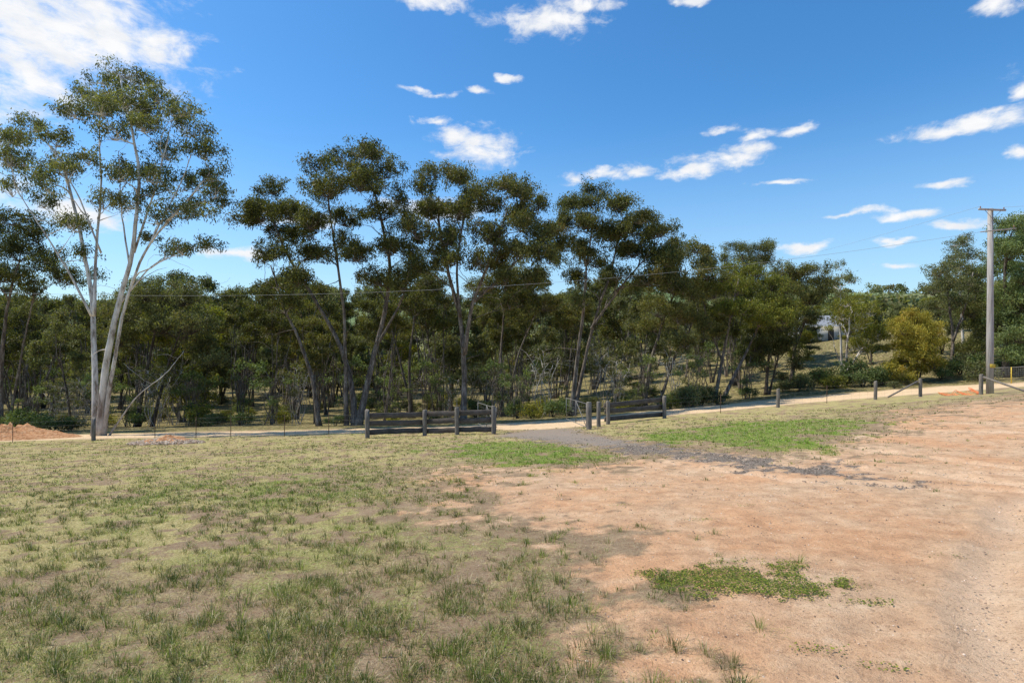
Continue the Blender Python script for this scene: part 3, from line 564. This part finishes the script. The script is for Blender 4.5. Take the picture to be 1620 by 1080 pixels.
def shrub(px,D,k,s):
    x,y=XY(px,D)
    if k not in sproto: e=link('shrub',None); a=link('stem',ST_[k][0][0],e); b=link('foliage',ST_[k][0][1],e); sproto[k]=(e,a,b)
    else:
        e0,a0,b0=sproto[k]; e=e0.copy(); COL.objects.link(e); a=a0.copy(); a.parent=e; COL.objects.link(a); b=b0.copy(); b.parent=e; COL.objects.link(b)
    e.location=(x,y,hz(x,y)-.03); e.scale=(s,s,s*random.uniform(.7,1.1)); e.rotation_euler=(0,0,random.uniform(0,6.28))
    e['label']=ST_[k][1]; e['category']='shrub'; e['group']='shrubs at the woodland edge'
for px,D,k,s in [(15,38,0,1.2),(50,38,0,1.3),(85,39,0,1.2),(110,40,1,1.1),(30,40,1,1.3),(-30,39,0,1.3),(380,42,0,1.0),(330,44,1,1.2),(445,46,2,1.0),(690,40,1,.8),(530,39,0,.8),(620,42,2,.8),(840,42,2,1.0),(875,42,0,1.3),(860,45,2,1.4),(895,43,0,1.1),(930,46,1,1.2),(820,44,0,1.0),
   (1085,43,1,1.5),(1110,44,1,1.5),(1070,45,0,1.3),(1060,42,2,1.0),(990,44,2,1.0),(1285,52,0,1.6),(1300,54,1,1.7),(1365,50,0,1.9),(1380,49,0,1.4),(1395,50,1,1.2),(1410,52,2,1.3),(1490,50,0,1.3),(1535,50,0,1.8),(1550,47,1,1.5),(1520,52,1,1.7),(1600,49,1,1.5),(1640,49,0,1.7),(1240,52,1,1.2),(1415,46,1,.6),(1180,48,0,1.0),(1320,50,2,1.4),(1340,51,1,1.6),(1265,51,1,1.4)]: shrub(px,D,k,s)
for _ in range(70): shrub(random.uniform(-100,1240),random.uniform(43,80),random.choice([0,1,2,3,1]),random.uniform(.6,1.5))
n=1500; fx=rng.uniform(-500,600,n); fy=rng.uniform(125,620,n)
k=(fbm(fx/60,fy/60,3,88)>.52)|(fy<170); fx,fy=fx[k],fy[k]
NV=330
vx=rng.uniform(-150,170,NV); vy=rng.uniform(106,150,NV); fx=np.concatenate([fx,vx]); fy=np.concatenate([fy,vy]); fz=height(fx,fy)
C_=np.stack([fx,fy,fz+3.2],1); C2=np.concatenate([C_+rng.normal(0,1.6,C_.shape) for _ in range(5)]+[C_[-NV:]-[0,0,2.4]])
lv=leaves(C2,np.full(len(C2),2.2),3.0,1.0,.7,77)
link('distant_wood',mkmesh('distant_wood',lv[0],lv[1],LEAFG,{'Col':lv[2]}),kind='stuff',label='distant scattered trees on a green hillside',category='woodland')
# ---------------------------------------------------------------- fences, gates
def P3(x,y,dz=0): return np.array([x,y,hz(x,y)+dz])
def boardpost(parent,x,y,h,w=.17,name='post',mat=POST):
    b=Buf(); zz=np.array([-.3,0,.3*h,.6*h,h-.03,h]); rr_=np.array([1,1,.97,1,.97,.82])*w/2
    tube(b,[P3(x,y,0)+np.array([random.uniform(-.008,.008),random.uniform(-.008,.008),q]) for q in zz],rr_,10)
    return link(name,b.mesh(name,mat,True),parent)
def timber_fence(pp,label,nr=3,h=1.16,over=.1):
    e=link('timber_rail_fence',None,label=label,category='fence')
    g=[G(*p) for p in pp]
    for x,y in g: boardpost(e,x,y,h+random.uniform(0,.14),.21)
    for a,b in zip(g[:-1],g[1:]):
        a=np.array(a);b=np.array(b); d=(b-a)/np.linalg.norm(b-a); s=np.array([-d[1],d[0]])*.145
        A_=a-d*over+s; B_=b+d*over*.5+s
        for k in range(nr):
            zc=.24+k*(h-.40)/(nr-1)
            bf=Buf(); slab(bf,P3(*A_)+np.array([0,0,zc+random.uniform(-.04,.04)]),P3(*B_)+np.array([0,0,zc+random.uniform(-.04,.04)]),.065,.235,.012,8)
            link('rail',bf.mesh('rail',TIMBER),e)
    return g
gl=timber_fence([(581,693),(672,689),(723,688),(781,686)],'weathered grey timber post and rail fence beside gateway')
gr=timber_fence([(962,671),(1051,661)],'short weathered timber rail fence on the far side of the gateway')
def lone(px,py,h,w,label,name='gate_post'):
    x,y=G(px,py); e=link(name,None,label=label,category='post'); boardpost(e,x,y,h,w,name='timber'); return x,y
g932=lone(932,679,1.25,.25,'stout weathered timber gate post'); g947=lone(947,675,1.2,.20,'weathered timber post beside gateway')
def gate(p,ang,L,h,label):
    e=link('farm_gate',None,label=label,category='gate')
    x,y=p; d=np.array([math.cos(ang),math.sin(ang),0]); b=P3(x,y,.12)
    z0=max(b[2],hz(x+d[0]*L,y+d[1]*L)+.1)
    o=np.array([x,y,z0]); u=np.array([0,0,1.])
    fr=Buf()
    for q0,q1 in (((0,0),(L,0)),((0,h),(L,h)),((0,-.02),(0,h+.02)),((L,-.02),(L,h+.02)),((L*.5,0),(L*.5,h)),((0,0),(L*.5,h))): tube(fr,[o+d*q0[0]+u*q0[1],o+d*q1[0]+u*q1[1]],.016,8)
    link('frame',fr.mesh('frame',STEEL,True),e)
    ms=Buf()
    for k in range(1,6): tube(ms,[o+u*h*k/6,o+d*L+u*h*k/6],.0025,4)
    for k in range(1,int(L/.3)): tube(ms,[o+d*k*.3,o+d*k*.3+u*h],.002,4)
    link('wire_mesh',ms.mesh('wire_mesh',STEEL),e)
    hb=Buf(); tube(hb,[o-d*.14+u*.2,o+u*.2],.015,6); tube(hb,[o-d*.14+u*(h-.2),o+u*(h-.2)],.015,6); link('hinge',hb.mesh('hinge',RUST),e)
gate((gl[-1][0]+.1,gl[-1][1]+.25),math.radians(112),2.6,1.05,'galvanised mesh farm gate swung open behind fence')
gate((g932[0]-.1,g932[1]+.2),math.radians(104),2.7,1.05,'galvanised mesh farm gate swung open beside post')
def wirefence(pts,label,woods,mesh=True):
    e=link('wire_fence',None,label=label,category='fence')
    for i,(x,y) in enumerate(pts):
        if woods[i]==1: boardpost(e,x,y,1.12,.2)
        elif woods[i]==0:
            b=Buf(); p=P3(x,y,-.2); tube(b,[p,p+np.array([.01,.0,1.28])],.018,4); link('picket',b.mesh('picket',RUST),e)
    w=Buf()
    for a,b in zip(pts[:-1],pts[1:]):
        n_=max(2,int(np.hypot(b[0]-a[0],b[1]-a[1])/1.2)); t=np.linspace(0,1,n_+1)
        L_=[P3(a[0]+(b[0]-a[0])*q,a[1]+(b[1]-a[1])*q) for q in t]
        za,zb=L_[0][2],L_[-1][2]
        for hh in (.12,.34,.56,.78,1.0): tube(w,[np.array([p[0],p[1],.5*p[2]+.5*(za+(zb-za)*q)+hh]) for p,q in zip(L_,t)],.0022,4)
        if mesh:
            m_=int(np.hypot(b[0]-a[0],b[1]-a[1])/.5)
            for k in range(1,m_):
                q=k/m_; p=P3(a[0]+(b[0]-a[0])*q,a[1]+(b[1]-a[1])*q); tube(w,[p+[0,0,.1],p+[0,0,.79]],.0018,4)
    link('wire',w.mesh('wire',STEEL),e)
lp=[(-42,28.5),(-34,28.4)]+[ (XY(px,28.2)) for px in (-120,20,148,245,310,365,450,520)]+[gl[0]]
wirefence(lp,'wire mesh farm fence with one round timber post and steel pickets',[0,0,0,0,1,0,0,0,0,0,2])
RD=XY
wirefence([gr[-1],RD(1140,32),RD(1231,33.5),RD(1308,34),RD(1385,34.5),RD(1456,34.5)],'wire farm fence with timber posts along the dirt road',[2,0,1,0,1,1])
wirefence([RD(1552,31),RD(1640,27.5),RD(1760,25)],'wire farm fence with timber end post near power pole',[1,1,0],mesh=False)
def brace(a,b,label):
    e=Buf(); tube(e,[P3(*a,.95),P3(*b,.12)],[.055,.05],8); link('timber_brace',e.mesh('timber_brace',POST,True),label=label,category='brace')
brace(RD(1452,34.5),RD(1405,34.4),'diagonal timber brace leaning against a strainer post')
brace(RD(1556,30.8),RD(1625,28.2),'diagonal timber brace leaning against an end post')
b=Buf(); nu,nv=40,6
def netp(u,v):
    px=1482+u*66; D=33.4-u*1.9; x,y=XY(px,D)
    hgt=.05+.36*abs(math.sin(u*9+.6))*(.25+.75*u)
    return np.array([x+.2*math.sin(u*17+v*2),y-.75*(1-v)+.12*math.sin(u*23),hz(x,y)+.02+hgt*v**1.5+.03*math.sin(u*40+v*5)])
for jv in range(nv): tube(b,[netp(k/nu,jv/(nv-1)) for k in range(nu+1)],.013,4)
for k in range(nu+1): tube(b,[netp(k/nu,jv/(nv-1)) for jv in range(nv)],.010,4)
link('safety_netting',b.mesh('safety_netting',ORANGE),label='orange plastic safety netting slumped on the ground',category='netting')
e=link('mesh_fence',None,label='low steel mesh fence with top rail beyond the pole',category='fence')
b=Buf(); pts=[XY(px,D) for px,D in ((1568,44),(1600,43),(1640,42),(1700,41))]
for x,y in pts:
    pb=Buf(); tube(pb,[P3(x,y,-.2),P3(x,y,1.25)],.035,8); link('post',pb.mesh('post',YEL,True),e)
for a,c_ in zip(pts[:-1],pts[1:]):
    A_=P3(*a);B_=P3(*c_); tube(b,[A_+[0,0,1.22],B_+[0,0,1.22]],.025,6)
    for k in range(1,14): tube(b,[A_+(B_-A_)*k/14+[0,0,.05],A_+(B_-A_)*k/14+[0,0,1.2]],.006,4)
    for k in range(1,8): tube(b,[A_+[0,0,k*.15],B_+[0,0,k*.15]],.006,4)
link('mesh_panel',b.mesh('mesh_panel',STEEL),e)
# ---------------------------------------------------------------- power pole & lines
px_,py_=XY(1566,31.5); pz=hz(px_,py_); topz=(540-333)/F*31.5
e=link('power_pole',None,label='tall grey timber power pole with short top crossarm',category='power pole')
b=Buf(); tube(b,[(px_,py_,pz-.3),(px_+.01,py_,pz+3),(px_+.02,py_,(pz+topz)/2),(px_+.03,py_,topz+.1)],[.175,.165,.15,.125],14); link('shaft',b.mesh('shaft',POLE,True),e)
def arm(z,l0,l1,ang,tilt,ins,th=.09):
    d=np.array([math.cos(ang),math.sin(ang),tilt]); c=np.array([px_+.02,py_-.18,z]); bb=Buf(); slab(bb,c-d*l0,c+d*l1,th,th+.01,.002,4); link('crossarm',bb.mesh('crossarm',POLE),e)
    for q in ins:
        ib=Buf(); p=c+d*q+np.array([0,0,.055]); tube(ib,[p,p+[0,0,.04],p+[0,0,.06],p+[0,0,.09],p+[0,0,.11]],[.015,.035,.022,.03,.015],8); link('insulator',ib.mesh('insulator',PORC,True),e)
    return c,d
c1,d1=arm(topz,.9,.8,.15,0.0,(-.8,.7)); c2,d2=arm(topz-1.15,.6,1.1,-.2,.08,(1.0,),.05)
for s in (-1,1):
    bb=Buf(); p=c1+d1*.5*s; tube(bb,[p-[0,0,.05],np.array([px_+.02,py_-.16,topz-.5])],.012,6); link('arm_strut',bb.mesh('arm_strut',STEEL),e)
bb=Buf(); slab(bb,(px_-.15,py_-.19,pz+1.55),(px_+.15,py_-.19,pz+1.55),.01,.2,.0,2)
link('sign_plate',bb.mesh('sign_plate',YEL),e,label='small yellow marker plate fixed to the pole')
def wire(name,pts,r,label):
    pts=np.array(pts); t=np.linspace(0,len(pts)-1,40); P=np.stack([np.interp(t,range(len(pts)),pts[:,k]) for k in range(3)],1)
    for _ in range(6): P[1:-1]=(P[:-2]+2*P[1:-1]+P[2:])/4
    b=Buf(); tube(b,P,r,6); link(name,b.mesh(name,CABLE,True),label=label,category='power line')
def sag(a,c,s,n=14):
    a=np.array(a);c=np.array(c); return [a+(c-a)*q-np.array([0,0,4*s*q*(1-q)]) for q in np.linspace(0,1,n)]
wire('power_line',sag(c2-d2*.5,W(-420,440,28),2.0),.0065,'overhead service cable sagging across the yard')
wire('power_line',sag(c1-d1*.8+[0,0,.16],W(1080,425,170),2.0),.006,'thin overhead wire running off over the trees')
wire('power_line',sag(c1+d1*.7+[0,0,.16],(60,20,10),.8),.006,'overhead wire leading to the next pole')
# ---------------------------------------------------------------- dirt mound and rubble
def heap(name,cx,cy,rx,ry,h,mat,seed,label,rough=.5):
    n=60; r=np.linspace(0,1,24); a=np.linspace(0,2*np.pi,n,endpoint=False); R_,A_=np.meshgrid(r,a,indexing='ij')
    x=cx+R_*rx*np.cos(A_); y=cy+R_*ry*np.sin(A_); z0=height(x.ravel(),y.ravel()).reshape(x.shape)
    hh=h*(1-R_**1.6)*(.45+1.1*fbm(x*1.2,y*1.2,4,seed))+rough*h*(fbm(x*5,y*5,3,seed+1)-.5)*(1-R_)
    v=np.stack([x,y,z0+hh-.03],-1).reshape(-1,3); f=[]
    for i_ in range(23):
        for k in range(n): f.append([i_*n+k,(i_+1)*n+k,(i_+1)*n+(k+1)%n,i_*n+(k+1)%n])
    link(name,mkmesh(name,v,f,mat),label=label,category='mound')
m,nt=newmat('clay'); n1=noise(nt,geopos(nt),6,6,.7); finish(nt,ramp(nt,n1,[(.3,(.26,.11,.045)),(.5,(.50,.255,.12)),(.7,(.66,.43,.25))]),.95,n1,1.,.1); CLAY=m
x,y=G(15,694); heap('dirt_mound',x-1.4,y+.3,5.2,1.9,.8,CLAY,5,'heap of reddish clay soil dumped beside the fence',1.2)
x,y=G(262,701); heap('rubble_pile',x,y,1.7,.8,.30,CLAY,9,'low pile of pale broken stones and twigs',1.2)
k=900; a=rng.uniform(0,6.28,k); q=np.sqrt(rng.uniform(0,1,k))
stones('broken_stones',x+np.cos(a)*q*1.7,y+np.sin(a)*q*.8,rng.uniform(.04,.10,k),np.array([[.34,.26,.19],[.44,.36,.28],[.24,.17,.12]]),'pale broken stones lying on a low pile',.26*(1-q)+.02)
# ---------------------------------------------------------------- farmhouse
hx,hy=XY(1306,88); hzb=hz(hx,hy)-.2
e=link('farm_house',None,label='white weatherboard farmhouse with grey metal roof among trees',category='house'); e.location=(hx,hy,hzb); e.rotation_euler=(0,0,-.25); e.scale=(.8,.8,.8)
m,nt=newmat('weatherboard'); wv=N(nt,'ShaderNodeTexWave',wave_type='BANDS',bands_direction='Z'); wv.inputs['Scale'].default_value=2; nt.links.new(objco(nt),wv.inputs[0]); finish(nt,ramp(nt,wv.outputs[1],[(0,(.45,.45,.43)),(.3,(.6,.6,.58))]),.7); WB=m
m,nt=newmat('metal_roof'); wv=N(nt,'ShaderNodeTexWave',wave_type='BANDS',bands_direction='X'); wv.inputs['Scale'].default_value=3; nt.links.new(objco(nt),wv.inputs[0]); finish(nt,ramp(nt,wv.outputs[1],[(0,(.22,.23,.24)),(.5,(.32,.33,.34))]),.6,metal=.1); MR=m
m,nt=newmat('dark_glass'); finish(nt,(.03,.035,.04),.15,spec=.5); GL=m
def box(b,x0,x1,y0,y1,z0,z1):
    v=[(x0,y0,z0),(x1,y0,z0),(x1,y1,z0),(x0,y1,z0),(x0,y0,z1),(x1,y0,z1),(x1,y1,z1),(x0,y1,z1)]
    b.add(v,[[0,3,2,1],[4,5,6,7],[0,1,5,4],[1,2,6,5],[2,3,7,6],[3,0,4,7]])
b=Buf(); box(b,-6,6,-3.5,3.5,0,2.9); link('wall',b.mesh('wall',WB),e)
rm=bpy.data.meshes.new('roof'); rm.from_pydata([(-6.6,-4.6,2.7),(6.6,-4.6,2.7),(6.6,4.1,2.9),(-6.6,4.1,2.9),(-4,0,4.9),(4,0,4.9)],[],[(0,1,5,4),(2,3,4,5),(1,2,5),(3,0,4)]); rm.materials.append(MR); link('roof',rm,e)
for wx0 in (-4,2.6):
    b=Buf(); box(b,wx0,wx0+1.6,-3.56,-3.46,1,2.2); link('window',b.mesh('window',GL),e)
b=Buf(); box(b,-.5,.5,-3.57,-3.47,0,2.1); link('door',b.mesh('door',TIMBER),e)
for q in (-6.2,-2,2,6.2):
    b=Buf(); box(b,q-.06,q+.06,-4.5,-4.38,0,2.75); link('verandah_post',b.mesh('verandah_post',WB),e)
# ---------------------------------------------------------------- world: sky with clouds
SEL=math.radians(57); SAZ=math.radians(-80)
w=bpy.data.worlds.new('World'); scene.world=w; w.use_nodes=True; nt=w.node_tree; nt.nodes.clear()
sky=N(nt,'ShaderNodeTexSky',sky_type='NISHITA'); sky.sun_disc=False; sky.sun_elevation=SEL; sky.sun_rotation=SAZ%(2*math.pi); sky.altitude=300; sky.air_density=1.0; sky.dust_density=.6; sky.ozone_density=2.0
tc=N(nt,'ShaderNodeTexCoord'); g=tc.outputs['Generated']
sep=N(nt,'ShaderNodeSeparateXYZ'); nt.links.new(g,sep.inputs[0])
az=math_(nt,'ARCTAN2',sep.outputs[0],sep.outputs[1]); el=math_(nt,'ARCSINE',sep.outputs[2])
cv=N(nt,'ShaderNodeCombineXYZ'); nt.links.new(az,cv.inputs[0]); nt.links.new(el,cv.inputs[1])
def vadd(a,b,op='ADD'):
    m=N(nt,'ShaderNodeVectorMath',operation=op)
    for i,v in enumerate((a,b)):
        if hasattr(v,'links'): nt.links.new(v,m.inputs[i])
        else: m.inputs[i].default_value=v
    return m
wn=N(nt,'ShaderNodeTexNoise'); wn.inputs['Scale'].default_value=9; wn.inputs['Detail'].default_value=5; wn.inputs['Roughness'].default_value=.6
st_=scaled(nt,cv.outputs[0],(1,2.0,1)); nt.links.new(st_,wn.inputs['Vector'])
wp=vadd(vadd(wn.outputs['Color'],(.5,.5,.5),'SUBTRACT').outputs[0],(.10,.045,0),'MULTIPLY').outputs[0]
cw=vadd(cv.outputs[0],wp).outputs[0]
CL=[(50,40,210,92),(160,55,120,55),(235,78,52,28),(40,115,100,50),(690,5,40,13),(870,33,62,22),(925,10,42,10),(1110,-4,36,6),(680,146,34,5),(755,142,20,5),(805,125,22,4),(765,235,42,22),(715,215,30,13),(690,195,22,6),
 (1150,250,62,12),(1185,235,42,10),(1095,270,42,8),(1010,268,28,7),(960,275,25,7),(905,285,16,7),(1145,208,24,5),(1195,214,26,6),(1270,207,24,5),(1240,284,32,4),
 (1540,195,72,10),(1600,185,44,12),(1605,148,22,12),(1580,10,34,15),(1612,245,20,9),(1485,293,36,5),(1345,340,34,4),(1440,342,44,6),(1500,355,42,6),(1418,379,22,4),(1270,390,40,6),(1430,414,28,4),
 (120,335,70,22),(370,400,60,7),(470,350,50,8),(700,330,70,12),(-100,250,120,60),(1750,120,120,40),(1760,330,120,14)]
cur=None
for px,py,rx,ry in CL:
    a0=math.atan((px-810)/F); hyp=math.hypot(px-810,F); e0=math.atan((540-py)/hyp)
    ra=rx/F*math.cos(a0)**2*1.25; re=ry/hyp*math.cos(e0)**2*1.35
    d=vadd(vadd(cw,(a0,e0,0),'SUBTRACT').outputs[0],(1/ra,1/re,0),'MULTIPLY').outputs[0]
    ln=N(nt,'ShaderNodeVectorMath',operation='LENGTH'); nt.links.new(d,ln.inputs[0])
    cur=ln.outputs['Value'] if cur is None else math_(nt,'MINIMUM',cur,ln.outputs['Value'])
cn=noise(nt,scaled(nt,cv.outputs[0],(1,1.8,1)),20,7,.64,.3)
den=math_(nt,'ADD',math_(nt,'SUBTRACT',1.0,cur),math_(nt,'MULTIPLY',math_(nt,'SUBTRACT',cn,.5),3.0))
mr=N(nt,'ShaderNodeMapRange',interpolation_type='SMOOTHSTEP'); mr.inputs[1].default_value=-.3; mr.inputs[2].default_value=.95; nt.links.new(den,mr.inputs[0])
cn2=noise(nt,scaled(nt,vadd(cv.outputs[0],(0,.012,0)).outputs[0],(1,2.2,1)),14,5,.6)
cc=ramp(nt,cn2,[(.4,(9.95,9.95,9.98)),(.72,(7.9,8.3,8.9))])
hs=N(nt,'ShaderNodeHueSaturation'); hs.inputs['Saturation'].default_value=1.2; nt.links.new(mix(nt,1.0,sky.outputs[0],(1.42,1.68,1.84),'MULTIPLY'),hs.inputs['Color'])
hzr=N(nt,'ShaderNodeMapRange',interpolation_type='SMOOTHSTEP'); hzr.inputs[1].default_value=.38; hzr.inputs[2].default_value=-.05; hzr.inputs[3].default_value=0; hzr.inputs[4].default_value=.6; nt.links.new(el,hzr.inputs[0])
skc=mix(nt,hzr.outputs[0],hs.outputs[0],(5.4,7.5,9.4))
fin=mix(nt,math_(nt,'MULTIPLY',mr.outputs[0],.98),skc,cc)
bg=N(nt,'ShaderNodeBackground'); bg.inputs[1].default_value=.1; nt.links.new(fin,bg.inputs[0])
wo=N(nt,'ShaderNodeOutputWorld'); nt.links.new(bg.outputs[0],wo.inputs[0])
w.cycles.sampling_method='MANUAL'; w.cycles.sample_map_resolution=512
sl=bpy.data.lights.new('sun','SUN'); sl.energy=5.0; sl.angle=math.radians(.5); sl.color=(1,.94,.83)
so=bpy.data.objects.new('sun',sl); COL.objects.link(so)
sd=Vector((math.sin(SAZ)*math.cos(SEL),math.cos(SAZ)*math.cos(SEL),math.sin(SEL))); so.rotation_euler=sd.to_track_quat('Z','Y').to_euler(); so.location=(0,0,30)
cd=bpy.data.cameras.new('camera'); cd.lens=20; cd.sensor_width=36; cd.clip_end=20000; cd.clip_start=.05
co=bpy.data.objects.new('camera',cd); COL.objects.link(co); co.location=(0,0,0); co.rotation_euler=(math.radians(90),0,0); scene.camera=co
scene.view_settings.view_transform='Standard'; scene.view_settings.look='None'; scene.view_settings.exposure=0
print('FACES',sum(len(o.data.polygons) for o in bpy.data.objects if o.type=='MESH'), 'trees',len(placed))
